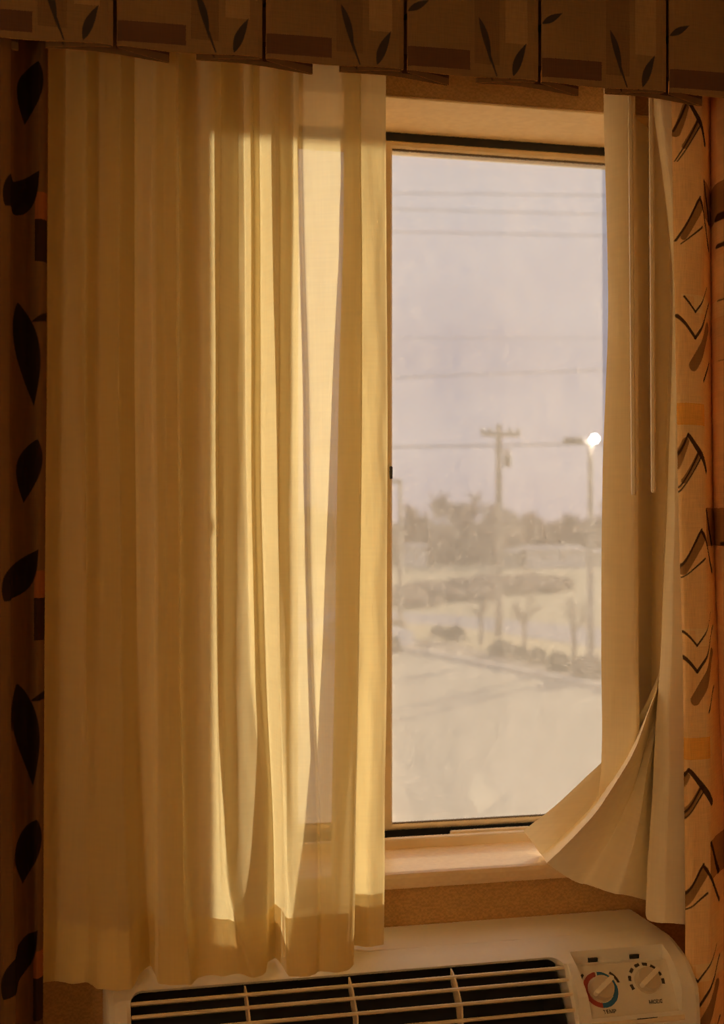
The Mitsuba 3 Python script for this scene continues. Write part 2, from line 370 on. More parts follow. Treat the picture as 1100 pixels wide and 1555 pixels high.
# ------------------------------------------------------------------ room shell
XL, XR, ZB, ZT = .4727, 1.315, .573, 2.095          # the window opening in the wall
RX0, RX1, RY0, RZ = -1.45, 2.6, -4.6, 2.52
wall = [box(RX0 - .2, XL, 0, .32, -.25, RZ + .2), box(XR, RX1 + .2, 0, .32, -.25, RZ + .2),
        box(XL, XR, 0, .32, ZT, RZ + .2), box(XL, XR, 0, .32, -.25, ZB - .035)]
w = m3.Manifold.cube([RX1 - RX0 + .4, .32, RZ + .45]).translate([RX0 - .2, 0, -.25]) - m3.Manifold.cube([XR - XL, 1, ZT - (ZB - .035)]).translate([XL, -.5, ZB - .035])
put('wall_window', w, 'm_wall'); say('wall_window', kind='structure')
put('wall_left', box(RX0 - .2, RX0, RY0, 0, 0, RZ), 'm_room'); say('wall_left', kind='structure')
put('wall_right', box(RX1, RX1 + .2, RY0, 0, 0, RZ), 'm_room'); say('wall_right', kind='structure')
put('wall_back', box(RX0 - .2, RX1 + .2, RY0 - .2, RY0, 0, RZ), 'm_room'); say('wall_back', kind='structure')
put('floor', box(RX0 - .2, RX1 + .2, RY0 - .2, 0, -.25, 0), 'm_carpet'); say('floor', kind='structure')
put('ceiling', box(RX0 - .2, RX1 + .2, RY0 - .2, 0, RZ, RZ + .2), 'm_ceiling'); say('ceiling', kind='structure')
# plastered reveal: head and jambs of the opening
put('trim_1', box(XL, XR, .001, .225, ZT - .006, ZT, .002), 'm_paint'); say('trim_1', 'cream plastered head of the window reveal', kind='structure')
put('trim_2', box(XL, XL + .006, .001, .225, ZB, ZT - .006, .002), 'm_paint'); say('trim_2', 'cream plastered left side of the window reveal', kind='structure')
put('trim_3', box(XR - .006, XR, .001, .225, ZB, ZT - .006, .002), 'm_paint'); say('trim_3', 'cream plastered right side of the window reveal', kind='structure')
# sill board with a rounded nose that overhangs the wall
nose = [(.165, ZB), (-.022, ZB), (-.030, ZB - .003), (-.0345, ZB - .010), (-.0345, ZB - .022), (-.031, ZB - .029), (-.024, ZB - .033), (.165, ZB - .033)]
sm = trimesh.creation.extrude_polygon(shapely.Polygon([(-y, z) for y, z in nose]), XR - XL + .10, engine='earcut')
sm.apply_transform(V([[0, 0, 1, XL - .05], [-1, 0, 0, 0], [0, 1, 0, 0], [0, 0, 0, 1]], float))
put('trim_4', sm, 'm_sill', 25); say('trim_4', 'glossy tan window sill board with a rounded nose', kind='structure')

# ------------------------------------------------------------------ window_1: a slider of cream vinyl
say('window_1', 'cream vinyl sliding window with dusty panes', kind='structure')
W = 'window_1__'
PT, PB = 2.0535, .6085                                 # glass top and bottom
FY0, FY1 = .225, .315
put(W + 'frame', join([box(XL, XR, FY0 + .012, FY1, ZT - .03, ZT + .0, .003), box(XL, XL + .018, FY0 + .012, FY1, ZB - .03, ZT, .003),
                       box(XR - .018, XR, FY0 + .012, FY1, ZB - .03, ZT, .003), box(XL, XR, .165, FY1, ZB - .035, ZB - .012, .003),
                       box(XL, XR, .275, FY1, ZB - .02, ZB + .017, .003)]), 'm_vinyl')
put(W + 'sill_track', join([box(XL + .002, XR - .002, .150, .172, ZB - .01, ZB + .0205, .003), box(XL + .002, XR - .002, .150, .156, ZB - .012, ZB + .012, .002)]), 'm_rail')
say(W + 'sill_track', 'raised cream lip of the bottom track')
put(W + 'track_channel', join([box(XL + .002, XR - .002, .172, .2365, ZB - .0115, ZB + .0005), box(XL + .0185, XR - .0185, .228, .2365, ZB + .0005, ZB + .026)]), 'm_black'); say(W + 'track_channel', 'black groove of the bottom track')
put(W + 'head_channel', box(XL + .001, XR - .001, .224, .2365, ZT - .029, ZT - .006), 'm_black'); say(W + 'head_channel', 'black groove above the sash')
put(W + 'lock_bar', box(.842, 1.02, .1725, .186, ZB + .001, ZB + .0245, .002), 'm_rail'); say(W + 'lock_bar', 'pale bar lying in the bottom track')


def sash(key, x0, x1, y0, st_l, st_r, bottom):
    top = ZT - .0265
    y1 = y0 + .026
    put(key, join([box(x0, x1, y0, y1, PT, top, .004), box(x0, x1, y0, y1, bottom, PB, .004),
                   box(x0, x0 + st_l, y0, y1, bottom, top, .004), box(x1 - st_r, x1, y0, y1, bottom, top, .004)]), 'm_vinyl')
    gx0, gx1 = x0 + st_l, x1 - st_r
    put(key + '__gasket', join([box(gx0 - .001, gx1 + .001, y0 + .008, y0 + .016, PT - .0035, PT + .001), box(gx0 - .001, gx1 + .001, y0 + .008, y0 + .016, PB - .001, PB + .003)]), 'm_gasket')
    say(key + '__gasket', 'thin dark rubber gasket')
    z0, z1 = PB - .002, PT + .002
    q = trimesh.Trimesh([[gx0, y0 + .012, z0], [gx1, y0 + .012, z0], [gx1, y0 + .012, z1], [gx0, y0 + .012, z1]], [[0, 1, 2], [0, 2, 3]], process=False)
    put(key + '__pane', q, 'm_glass'); say(key + '__pane', 'clear glass pane')
    q = q.copy(); q.apply_translation([0, .0016, 0])
    put(key + '__dust', q, 'm_dust'); say(key + '__dust', 'film of pale dust and streaks on the pane')


sash(W + 'sash', .6500, 1.303, .213, .0735, .034, .597)
sash(W + 'sash_001', XL + .014, .690, .245, .012, .062, .597)
put(W + 'latch', join([box(.7165, .7225, .2075, .2140, 1.345, 1.372, .0015), box(.7175, .7215, .204, .2095, 1.350, 1.367, .0015)]), 'm_black')
say(W + 'latch', 'small black latch on the sash stile')

# ------------------------------------------------------------------ sheer curtain
xy = V(SHEER_XY) * MM
net = np.concatenate([xy, np.broadcast_to(V(SHEER_Z)[:, None, None] * MM, xy.shape[:2] + (1,))], -1)
cols = [PchipInterpolator(np.arange(net.shape[1]), net[i], axis=0)(np.linspace(0, net.shape[1] - 1, 37 * 9 + 1)) for i in range(len(net))]
zz = V(SHEER_Z) * MM
zs = np.unique(np.r_[np.linspace(zz[-1], zz[0], 190), .568])[::-1]
full = PchipInterpolator(zz[::-1], V(cols)[::-1], axis=0)(zs)
full[..., 2] = zs[:, None]
# small slack wrinkles of the hanging cloth
wr = meshkit.fbm(np.stack([full[..., 0] * 26, full[..., 2] * 3.2, full[..., 1] * 8], -1), 3, seed=3) - .5
wr2 = meshkit.fbm(np.stack([full[..., 0] * 60, full[..., 2] * 7, full[..., 1] * 30], -1), 2, seed=11) - .5
full[..., 1] += .009 * wr + .003 * wr2
full[..., 0] += .004 * (meshkit.noise(np.stack([full[..., 0] * 12, full[..., 2] * 4, full[..., 1] * 9], -1), 21) - .5)
full[..., 2] -= .004 * (meshkit.noise(np.stack([full[..., 0] * 40, 0 * full[..., 2], full[..., 1] * 40], -1), 4) - .5) * (full[..., 2] < .6)
say('sheer_curtain', 'long translucent cream sheer curtain glowing in low sunlight on the left of the window', 'curtain')
cloth('sheer_curtain__panel', full, 'm_sheer')
low = full[zs <= .5681].copy()
low[..., 1] += .0025
cloth('sheer_curtain__hem', low, 'm_sheer_hem'); say('sheer_curtain__hem', 'deep folded double hem along the bottom edge')
side = full[zs > .567][:, -24:].copy()
side[..., 1] += .0025
cloth('sheer_curtain__side_hem', side, 'm_sheer_side'); say('sheer_curtain__side_hem', 'stitched side hem of the leading edge')

# ------------------------------------------------------------------ cream curtains right of the window
g = spline_grid(V(INNER_NET) * MM, 150, 90)
g[..., 1] += .010 * (meshkit.fbm(np.stack([g[..., 0] * 14, g[..., 2] * 5, g[..., 1] * 4], -1), 3, seed=8) - .5)
say('inner_curtain', 'opaque cream curtain hanging inside the window reveal behind the two wands', 'curtain')
cloth('inner_curtain__panel', g, 'm_inner')
g = spline_grid(V(LINING_NET) * MM, 190, 150)
g[..., 1] += .007 * (meshkit.fbm(np.stack([g[..., 0] * 16, g[..., 2] * 6, g[..., 1] * 6], -1), 3, seed=18) - .5)
say('lining_curtain', 'cream lining curtain whose lower corner flares left over the window sill', 'curtain')
cloth('lining_curtain__panel', g, 'm_lining')
bot = g[-20:, 88:].copy(); bot[..., 1] += .0025
cloth('lining_curtain__hem', bot, 'm_lining'); say('lining_curtain__hem', 'turned up hem of the straight hanging strip')
a = g[20:, 138:141]
seam = [tuple(q + V([0, -.0022, 0])) for q in a[:, 1][::3]]
put('lining_curtain__seam', tube(seam, .0011, 6), 'm_rail', True); say('lining_curtain__seam', 'stitched upright seam')

# curtain track and wands
say('curtain_track', 'white ceiling curtain track behind the valance', 'curtain track')
put('curtain_track', join([box(-.35, 1.75, -.275, -.145, 2.285, 2.31, .003), box(-.35, 1.75, -.14, -.03, 2.285, 2.31, .003), box(-.35, 1.75, -.275, 0, 2.31, 2.325, .002)]), 'm_rail')


def wand(key, x, y, z0, tilt):
    d = tilt
    pts = [(x + d * (2.28 - z), y, z) for z in (2.285, 2.0, 1.7, 1.4, z0 + .004, z0)]
    put(key + '__rod', tube(pts, [.0048] * 4 + [.0048, .0036], 6), 'm_wand', 40)
    put(key + '__hook', tube([(x, y, 2.30), (x, y + .006, 2.29), (x, y, 2.281)], .002, 6), 'm_metal', True)


wand('curtain_wand', 1.0855, -.185, 1.3045, .007)
wand('curtain_wand_001', 1.1295, -.185, 1.309, .004)
say('curtain_wand', 'slim cream curtain wand, the left of two, nearer the glass', 'curtain wand')
say('curtain_wand_001', 'slim cream curtain wand, the right of two, over the dark fold', 'curtain wand')

# ------------------------------------------------------------------ patterned drapes and valance


def drape(key, XY, ZS, mat, z_top, z_bot, seed):
    xy, z = V(XY) * MM, V(ZS) * MM
    cols = V([PchipInterpolator(np.arange(xy.shape[1]), r, axis=0)(np.linspace(0, xy.shape[1] - 1, 121)) for r in xy])
    zs = np.linspace(z_top, z_bot, 170)
    g = PchipInterpolator(z[::-1], cols[::-1], axis=0)(np.clip(zs, z[-1], z[0]))
    g = np.concatenate([g, np.broadcast_to(zs[:, None, None], g.shape[:2] + (1,))], -1)
    g[..., 1] += .010 * (meshkit.fbm(np.stack([g[..., 0] * 18, g[..., 2] * 4, g[..., 1] * 5], -1), 3, seed=seed) - .5)
    cloth(key + '__panel', g, mat, uv=np.stack([g[..., 0], g[..., 2]], -1).reshape(-1, 2))
    hem = g[-9:].copy(); hem[..., 1] += .003
    cloth(key + '__hem', hem, mat, uv=np.stack([hem[..., 0], hem[..., 2]], -1).reshape(-1, 2))


drape('drape', DRAPE_XY, DRAPE_Z, 'm_drape', 2.28, .03, 31)
say('drape', 'orange brown drape with brushed dark chevrons, right of the window', 'drape')
drape('drape_001', LEFT_XY, LEFT_Z, 'm_left_drape', 2.28, .03, 41)
say('drape_001', 'dark brown drape with large leaf print at the far left edge', 'drape')

say('valance', 'dark brown box pleated valance with leaf pairs and blocks across the top', 'valance')
VF = -.38
line = [(-.62, VF + .012)]
pleats = [SECTION_X + SECTION_W * k for k in range(-3, 9)]
for k, x0 in enumerate(pleats):
    line += [(x0 - .12, VF - .003), (x0 - .012, VF), (x0 - .003, VF + .003)]
    line += [(x0 - .006, VF + .012), (x0 - .106, VF + .024), (x0 - .108, VF + .028), (x0 + .088, VF + .050), (x0 + .090, VF + .047), (x0 + .006, VF + .012)]
    line += [(x0 + .003, VF + .003), (x0 + .012, VF), (x0 + .06, VF - .002)]
poly = shapely.LineString(line).buffer(.0011, cap_style='flat', join_style='mitre')
zs = [2.010, 2.014, 2.03, 2.08, 2.2, 2.5]
ring = V(line)
nrm = np.gradient(ring, axis=0); nrm = np.stack([-nrm[:, 1], nrm[:, 0]], 1); nrm /= np.linalg.norm(nrm, axis=1, keepdims=True)
dense = np.linspace(0, 1, 6)[:-1]
pts = np.vstack([ring[i] + (ring[i + 1] - ring[i]) * t for i in range(len(ring) - 1) for t in dense] + [ring[-1:]])
g = np.zeros((len(zs), len(pts), 3))
for i, z in enumerate(zs):
    g[i, :, :2] = pts
    g[i, :, 2] = z
    if i < 3:
        ph = (pts[:, 0] - SECTION_X) / SECTION_W
        g[i, :, 2] += .0025 * np.cos(2 * np.pi * ph + .5) - .0015
put('valance__panel', grid_mesh(g), 'm_valance', 35)
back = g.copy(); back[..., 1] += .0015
put('valance__hem_lit_edge', grid_mesh(np.stack([back[0], back[0] + V([0, 0, .020])])), 'm_valance_lit'); say('valance__hem_lit_edge', 'orange strip under the hem with the lit tone of the cloth painted in')
put('valance__board', box(-.62, 2.1, VF + .07, 0, 2.47, 2.5, .004), 'm_wall'); say('valance__board', 'flat mounting board')

# ------------------------------------------------------------------ air conditioner below the sill
A0, A1 = .105, 1.175
PROF = [(-.14, .4625), (-.165, .4625), (-.183, .460), (-.2007, .4555), (-.220, .4500), (-.238, .4437), (-.255, .4335), (-.2686, .4217), (-.2790, .4115), (-.2885, .3998),
        (-.2925, .3820), (-.2945, .361), (-.297, .33), (-.30, .25), (-.30, .06), (-.14, .06)]
say('air_conditioner', 'beige through-wall air conditioner with top grille and two dials under the window sill', 'air conditioner')
AC = 'air_conditioner__'
put(AC + 'sleeve', box(A0 + .004, A1 - .004, -.1385, -.001, .06, .4615, .003), 'm_unit'); say(AC + 'sleeve', 'beige rear casing against the wall')


def yz(y, z):
    return V([y, z])


def extrude_x(poly, x0, x1):
    """A (y, z) outline swept along x."""
    p = V(poly, float)
    area = np.sum(p[:, 0] * np.roll(p[:, 1], -1) - np.roll(p[:, 0], -1) * p[:, 1])
    p = p if area > 0 else p[::-1]
    m = m3.Manifold.extrude(m3.CrossSection([p.tolist()]), x1 - x0)
    return m.transform([[0, 0, 1, x0], [1, 0, 0, 0], [0, 1, 0, 0]])


def inset(prof, d):
    q = shapely.Polygon(prof).buffer(-d)
    return [tuple(c) for c in q.exterior.coords[:-1]]


shell = m3.Manifold.batch_hull([extrude_x(PROF, A0 + .012, A1 - .012), extrude_x(inset(PROF, .004), A0 + .003, A1 - .003), extrude_x(inset(PROF, .011), A0, A1)])
# grille opening: a rounded rectangle sunk along the shoulder's normal
GX0, GX1 = .1445, .9275
ga, gb = V([-.2165, .4515]), V([-.300, .318])
gd = (gb - ga) / np.linalg.norm(gb - ga)
gn = V([gd[1], -gd[0]])


def frame_cut(x0, x1, a, b, depth, out, rad):
    """A rounded hole through the slope from a to b, given in (y, z)."""
    d = (b - a); L = np.linalg.norm(d); d = d / L
    n = V([d[1], -d[0]])
    sq = m3.CrossSection.square([x1 - x0 - 2 * rad, L - 2 * rad]).translate([x0 + rad, rad]).offset(rad, m3.JoinType.Round, circular_segments=32)
    m = m3.Manifold.extrude(sq, depth + out)
    # local (x, s, t) -> x, y = a.y + d.y*s + n.y*(t-depth), z likewise
    return m.transform([[1, 0, 0, 0], [0, d[0], n[0], a[0] - n[0] * depth], [0, d[1], n[1], a[1] - n[1] * depth]])


pa, pb = V([-.222, .4315]), V([-.288, .3552])
pd = (pb - pa) / np.linalg.norm(pb - pa)
pn = V([pd[1], -pd[0]])
outer = frame_cut(GX0, GX1, ga, gb, .050, .08, .022) + extrude_x([(-.225, .405), (-.268, .34), (-.285, .30), (-.285, .09), (-.150, .09), (-.150, .445), (-.20, .445)], GX0 + .004, GX1 - .004)   # the hollow cabinet under the slats
shell = shell - outer
# shallow bevelled rim round the grille
shell = shell - frame_cut(GX0 - .007, GX1 + .007, ga - gd * .006, gb + gd * .006, -.0135, .08, .026)
# control recess: straight back wall, sloping panel
rec = m3.Manifold.hull_points([(x, y, z) for x0, x1, y, z in ((.957, 1.1385, -.2055, .430), (.947, 1.1405, -.2045, .480), (.960, 1.1335, pb[0] + .0, pb[1] + .0), (.950, 1.138, -.330, .40), (.957, 1.1385, pa[0], pa[1]), (.947, 1.1405, -.36, .50)) for x in (x0, x1)])
shell = shell - rec
put(AC + 'front_panel', shell, 'm_unit', 22); say(AC + 'front_panel', 'beige curved front cover')
duct = [(-.2245, .4040), (-.2675, .3395), (-.2845, .2995), (-.2845, .0905), (-.1505, .0905), (-.1505, .4445), (-.1995, .4445)]
dv = []
for (ya, za), (yb, zb) in zip(duct[2:], duct[3:]):
    dv.append(trimesh.Trimesh([[GX0 + .0045, ya, za], [GX1 - .0045, ya, za], [GX1 - .0045, yb, zb], [GX0 + .0045, yb, zb]], [[0, 1, 2], [0, 2, 3]], process=False))
for x in (GX0 + .0045, GX1 - .0045):
    dv.append(trimesh.Trimesh([[x, -.2845, .0905], [x, -.1505, .0905], [x, -.1505, .4445], [x, -.1995, .4445], [x, -.2245, .404], [x, -.2675, .3395], [x, -.2845, .2995]], [[0, 1, 2], [0, 2, 3], [0, 3, 4], [0, 4, 5], [0, 5, 6]], process=False))
put(AC + 'air_duct', join(dv), 'm_foam'); say(AC + 'air_duct', 'charcoal foam lining of the air duct behind the slats')
put(AC + 'coil', join([box(GX0 + .006, GX1 - .006, -.262, -.205, .094, .245, .004)] + [box(GX0 + .02 + .0125 * k, GX0 + .0225 + .0125 * k, -.266, -.262, .10, .24) for k in range(60)]), 'm_coil'); say(AC + 'coil', 'grey metal coil deep inside the grille')
P = V(PROF)
cum = np.r_[0, np.cumsum(np.linalg.norm(np.diff(P[:-1], axis=0), axis=1))]


def slat(y, z, k):
    t = 0.0046
    pts = [(y - .0015, z - t * .2), (y - .0015, z - t), (y + .024, z - t - .0115), (y + .024, z - .0115), (y + .002, z)]
    # the louvre leans back and down into the opening
    m = extrude_x([(a, b) for a, b in pts], GX0 + .001, GX1 - .001)
    put(numbered(AC + 'slat', k), m, 'm_slat')


for k, (y, z) in enumerate([(-.2405, .4410), (-.2615, .4262), (-.2815, .4070), (-.2900, .3815), (-.2935, .355), (-.2955, .330)]):
    slat(y, z, k)
for k, x in enumerate((.342, .528, .717)):
    rib = [(-.2195, .4465), (-.2365, .4412), (-.2535, .4312), (-.2775, .4092), (-.2860, .3990), (-.2905, .3610), (-.2930, .330), (-.262, .330), (-.262, .36), (-.255, .385), (-.22, .425)]
    put(numbered(AC + 'grille_rib', k), extrude_x(rib, x - .0015, x + .0015), 'm_slat')
# control panel
put(AC + 'control_panel', extrude_x([tuple(pa), tuple(pb), tuple(pb - pn * .003), tuple(pa - pn * .003)], .955, 1.1395), 'm_panel')
say(AC + 'control_panel', 'inset beige control plate with printed dial marks')
cp = AC + 'control_panel'


def on_panel(x, s, t=0.0):
    """A point of the control plate: x across, s metres down the slope, t above it."""
    return V([x, *(pa + pd * s + pn * t)])


def panel_s(y):
    return (y - pa[0]) / pd[0]


def flat(shape, t, h, key, mat, cx, cs, name=None):
    """A flat print on the plate: shape in (x, up the slope) about (cx, cs)."""
    ms = [trimesh.creation.extrude_polygon(q, h, engine='earcut') for q in getattr(shape, 'geoms', [shape])]
    m = join(ms)
    v = V(m.vertices)
    m.vertices = V([on_panel(cx + a, cs - b, t + c) for a, b, c in v])
    put(key, m, mat)
    if name:
        say(key, name)


def ring(r0, r1, a0, a1):
    a = np.radians(np.linspace(a0, a1, 30))
    return shapely.Polygon(np.vstack([np.stack([r1 * np.cos(a), r1 * np.sin(a)], 1), np.stack([r0 * np.cos(a), r0 * np.sin(a)], 1)[::-1]]))


def bar(r, ang, w, h):
    return shapely.affinity.translate(shapely.affinity.rotate(shapely.box(-w / 2, -h / 2, w / 2, h / 2), ang - 90), r * math.cos(math.radians(ang)), r * math.sin(math.radians(ang)))


def text(key, s, height, cx, cs, tilt=0):
    m = meshkit.text_mesh(s, height, .0004, bold=True)
    v = V(m.vertices); v[:, :2] -= (v[:, :2].min(0) + v[:, :2].max(0)) / 2
    m.vertices = V([on_panel(cx + a, cs - b, c) for a, b, c in v])
    put(key, m, 'm_ink')


def knob(k, cx, cs):
    key = numbered(AC + 'dial', k)
    axis = V([0, *pn])
    o = on_panel(cx, cs)
    put(key, lathe([(.0238, .0002), (.0238, .0035), (.0225, .0045), (.0218, .0150), (.0203, .0168), (.0, .0170)], o, axis), 'm_dial_shaded', 35)
    say(key, 'round beige dial with a raised pointer grip')
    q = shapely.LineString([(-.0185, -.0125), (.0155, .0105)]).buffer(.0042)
    flat(q, .0150, .0130, key + '__pointer', 'm_grip_lit', cx, cs)


s1, s2 = panel_s(-.2522), panel_s(-.2469)
K1, K2 = .9935, 1.0875
knob(0, K1, s1); knob(1, K2, s2)
flat(ring(.0246, .0335, 95, 262), 0, .0005, cp + '__heat_arc', 'm_red', K1, s1, 'red printed arc left of the first dial')
flat(ring(.0246, .0335, -98, 88), 0, .0005, cp + '__cool_arc', 'm_blue', K1, s1, 'blue printed arc right of the first dial')
for k, a in enumerate((130, 15)):
    flat(ring(.0375, .0425, a, a + 34), 0, .0004, numbered(cp + '__temperature_mark', k), 'm_ink', K1, s1)
for k, a in enumerate((195, 166, 137, 108, 80, 52, 24, -4)):
    flat(bar(.0325, a, .0100, .0058), 0, .0004, numbered(cp + '__mode_mark', k), 'm_ink', K2, s2)
text(cp + '__lettering', 'TEMP', .0068, K1 + .006, s1 + .0405)
text(cp + '__lettering_001', 'MODE', .0068, K2 + .006, s2 + .0385)
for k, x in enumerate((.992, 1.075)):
    put(numbered(cp + '__clip_slot_shade', k), extrude_x([tuple(pa + V(q)) for q in ((-.001, .006), (-.001, .013), (.004, .013), (.004, .006))], x - .009, x + .009), 'm_slot_shade')  # solid dark blocks stand for the shade in clip recesses
# door ledge below the plate
la = pb
ledge = [tuple(la + pn * .001), tuple(la + pd * .007 + pn * .006), tuple(la + pd * .013 + pn * .004), tuple(la + pd * .014 - pn * .01), tuple(la - pn * .01)]
put(AC + 'door_ledge', extrude_x(ledge, .957, 1.1385), 'm_slat', 30); say(AC + 'door_ledge', 'raised lip along the bottom of the control recess')
put(AC + 'door_ledge__slot', extrude_x([tuple(la + pd * .004 + pn * .0042), tuple(la + pd * .0068 + pn * .0064), tuple(la + pd * .0066 + pn * .003), tuple(la + pd * .004 + pn * .001)], 1.045, 1.085), 'm_slot_shade')  # dark bar on the ledge, shade of an uncut slot as colour
say(AC + 'door_ledge__slot', 'solid dark bar painted in for the shade of a narrow slot')

# ------------------------------------------------------------------ added fill lamp, unseen behind the camera, brightens the room-facing cloths
say('added_fill_lamp', 'added unseen fill lamp with a frosted globe behind the viewer', 'added fill lamp')
LX, LY, LZ = -1.15, -3.3, 1.05
put('added_fill_lamp__base', lathe([(0, 0), (.15, 0), (.155, .008), (.15, .02), (.03, .035), (.0, .036)], (LX, LY, .001), (0, 0, 1)), 'm_metal', 35)
put('added_fill_lamp__pole', tube([(LX, LY, .03), (LX, LY, .6), (LX, LY, LZ - .15)], .012, 12), 'm_metal', 40)
put('added_fill_lamp__globe_holder', lathe([(0, 0), (.05, 0), (.06, .02), (.055, .05), (0, .05)], (LX, LY, LZ - .18), (0, 0, 1)), 'm_metal', 35)
m = trimesh.creation.icosphere(4, .14); m.apply_translation([LX, LY, LZ])
put('added_fill_lamp__globe', m, 'm_white_wall', True, emitter={'type': 'area', 'radiance': {'type': 'rgb', 'value': [2.8, 2.8 * .72, 2.8 * .38]}})

# ------------------------------------------------------------------ outdoors, one storey below
G = -3.75
rng = random.Random(7)


def ground(key, poly, z, mat, label):
    put(key, tri(poly, z, z - .2), mat); say(key, label, kind='structure')


ground('lawn', [(-500, .9), (600, .9), (600, 900), (-500, 900)], G - .02, 'm_lawn', 'pale winter lawn stretching to the trees')
ground('parking_lot', [(-60, .7), (22.9, .7), (14.2, 46.2), (13.2, 47.6), (-60, 50.5)], G, 'm_lot', 'pale sunlit concrete parking lot')
ground('planting_bed', [(23.1, .7), (25.2, .7), (16.7, 44.0), (16.6, 50.0), (14.2, 53.5), (-60, 58), (-60, 50.8), (13.35, 47.9), (14.4, 46.3)], G + .01, 'm_bed', 'brown mulch bed along the parking lot edge')
ground('trim_5', [(22.9, .7), (23.1, .7), (14.4, 46.3), (13.35, 47.9), (-60, 50.8), (-60, 50.5), (13.2, 47.6), (14.2, 46.2)], G + .13, 'm_curb', 'pale concrete curb along the parking lot')
ground('grass_strip', [(25.3, .9), (32, .9), (24.9, 33), (21.6, 46.6), (19.4, 59.0), (15.5, 63), (14.3, 53.6), (16.8, 50.2), (16.9, 44.1)], G + .005, 'm_strip', 'golden dry grass strip between bed and road')
ground('road', [(32.2, .9), (48, .9), (30, 46), (26.2, 55.6), (21.9, 66), (12, 80), (-60, 100), (-60, 91), (9, 72), (15.5, 63.2), (19.5, 59.2), (21.8, 46.6), (25.1, 33)], G + .004, 'm_road', 'grey mauve road beyond the grass strip')
ground('road_001', [(60, 62), (60, 67), (34, 74), (34, 69.5)], G + .004, 'm_road', 'second grey road at the right beyond the first')


def sweep_pole(x, y, z0, z1, r0, r1, sides=10):
    return tube([(x, y, z0), (x, y, (z0 + z1) / 2), (x, y, z1)], [r0, (r0 + r1) / 2, r1], sides)


# street lights
def street_light(key, x, y, top, glow, label, arm):
    say(key, label, 'street light')
    put(key + '__pole', sweep_pole(x, y, G - .1, top, .13, .085), 'm_lamp_pole', True)
    put(key + '__base', join([sweep_pole(x, y, G - .1, G + .55, .28, .26, 14)]), 'm_curb', 40)
    put(key + '__arm', tube([(x, y, top - .12), (x - arm, y - .05, top - .06)], .045, 8), 'm_fixture', True)
    put(key + '__lamp_head', box(x - arm - .42, x - arm + .30, y - .22, y + .12, top - .14, top + .04, .04), 'm_fixture')
    if glow:
        put(key + '__lamp_bracket', tube([(x, y, top - .02), (x + .04, y - .12, top + .0)], .04, 8), 'm_fixture', True)
        m = trimesh.creation.icosphere(3, .13); m.apply_translation([x + .05, y - .22, top])
        put(key + '__lamp_globe', m, 'm_white_wall', True, emitter={'type': 'area', 'radiance': {'type': 'rgb', 'value': [14, 14 * .93, 14 * .82]}})
        say(key + '__lamp_globe', 'lit white lamp globe')


street_light('street_light', 17.97, 38.93, 4.10, True, 'tall street light with a glowing white lamp at the right of the window view', .55)
street_light('street_light_001', 16.47, 57.87, 3.30, False, 'thin street light with a dark lamp head near the left edge of the pane', .25)
# utility pole
say('utility_pole', 'weathered wooden utility pole with crossarm beyond the grass strip', 'utility pole')
ux, uy = 19.80, 53.3
put('utility_pole__pole', sweep_pole(ux, uy, G - .1, 5.67, .19, .13, 12), 'm_pole', True)
put('utility_pole__crossarm', box(18.93, 20.74, uy - .22, uy - .08, 5.13, 5.33, .03), 'm_pole')
put('utility_pole__crossarm_001', box(19.55, 20.30, uy - .22, uy - .08, 4.42, 4.56, .03), 'm_pole')
for k, x in enumerate((18.98, 19.32, 20.28, 20.68)):
    put(numbered('utility_pole__insulator', k), lathe([(.0, .0), (.07, .0), (.09, .05), (.05, .10), (.08, .14), (.04, .20), (.0, .21)], (x, uy - .15, 5.33), (0, 0, 1), 10), 'm_fixture', True)
put('utility_pole__transformer', lathe([(.0, -.02), (.17, .0), (.18, .06), (.18, .50), (.15, .56), (.0, .58)], (20.12, uy - .25, 3.78), (0, 0, 1), 16), 'm_fixture', 30)
# power lines
WIRE_LABELS = ['topmost thin power line crossing the pale sky', 'second thin power line from the top of the sky', 'third thin power line from the top of the sky',
               'faint power line in the middle of the sky', 'faint power line rising to the right above the utility pole']
for k, (za, zb) in enumerate([(7.10, 7.30), (6.82, 6.945), (6.415, 6.555), (4.53, 4.67), (3.83, 4.08)]):
    sl = (zb - za) / (10.09 - 6.007)
    pts = [(x, 20.0, za + sl * (x - 6.007) + .00012 * (x - 8) ** 2) for x in np.linspace(-40, 56, 49)]
    key = numbered('power_line', k)
    put(key, tube(pts, .0085 if k != 3 else .005, 5), 'm_wire', True); say(key, WIRE_LABELS[k], 'power line')
key = numbered('power_line', 5)
pts = [(x, 53.1 + .02 * (x - 19.8), 4.73 + .0317 * (x - 19.8) + .0018 * ((x - 19.8) ** 2) * .25) for x in np.linspace(-30, 70, 61)]
put(key, tube(pts, .035, 5), 'm_wire', True); say(key, 'lowest dark power line strung across the utility pole', 'power line')


# vegetation
def branches(rs, p, d, ln, r, depth, out, tips):
    q = p + d * ln
    mid = (p + q) / 2 + rs.normal(size=3) * ln * .05
    out.append(tube([p, mid, q], [r, r * .85, r * .65], 5 if depth > 1 else 3, cap=False))
    if depth == 0:
        tips.append((q, d, ln)); return
    for _ in range(3 if depth > 1 else 4):
        nd = d + rs.normal(size=3) * .48 + V([0, 0, .12]); nd /= np.linalg.norm(nd)
        branches(rs, p + (q - p) * rs.uniform(.55, 1.0), nd, ln * rs.uniform(.62, .82), r * .55, depth - 1, out, tips)


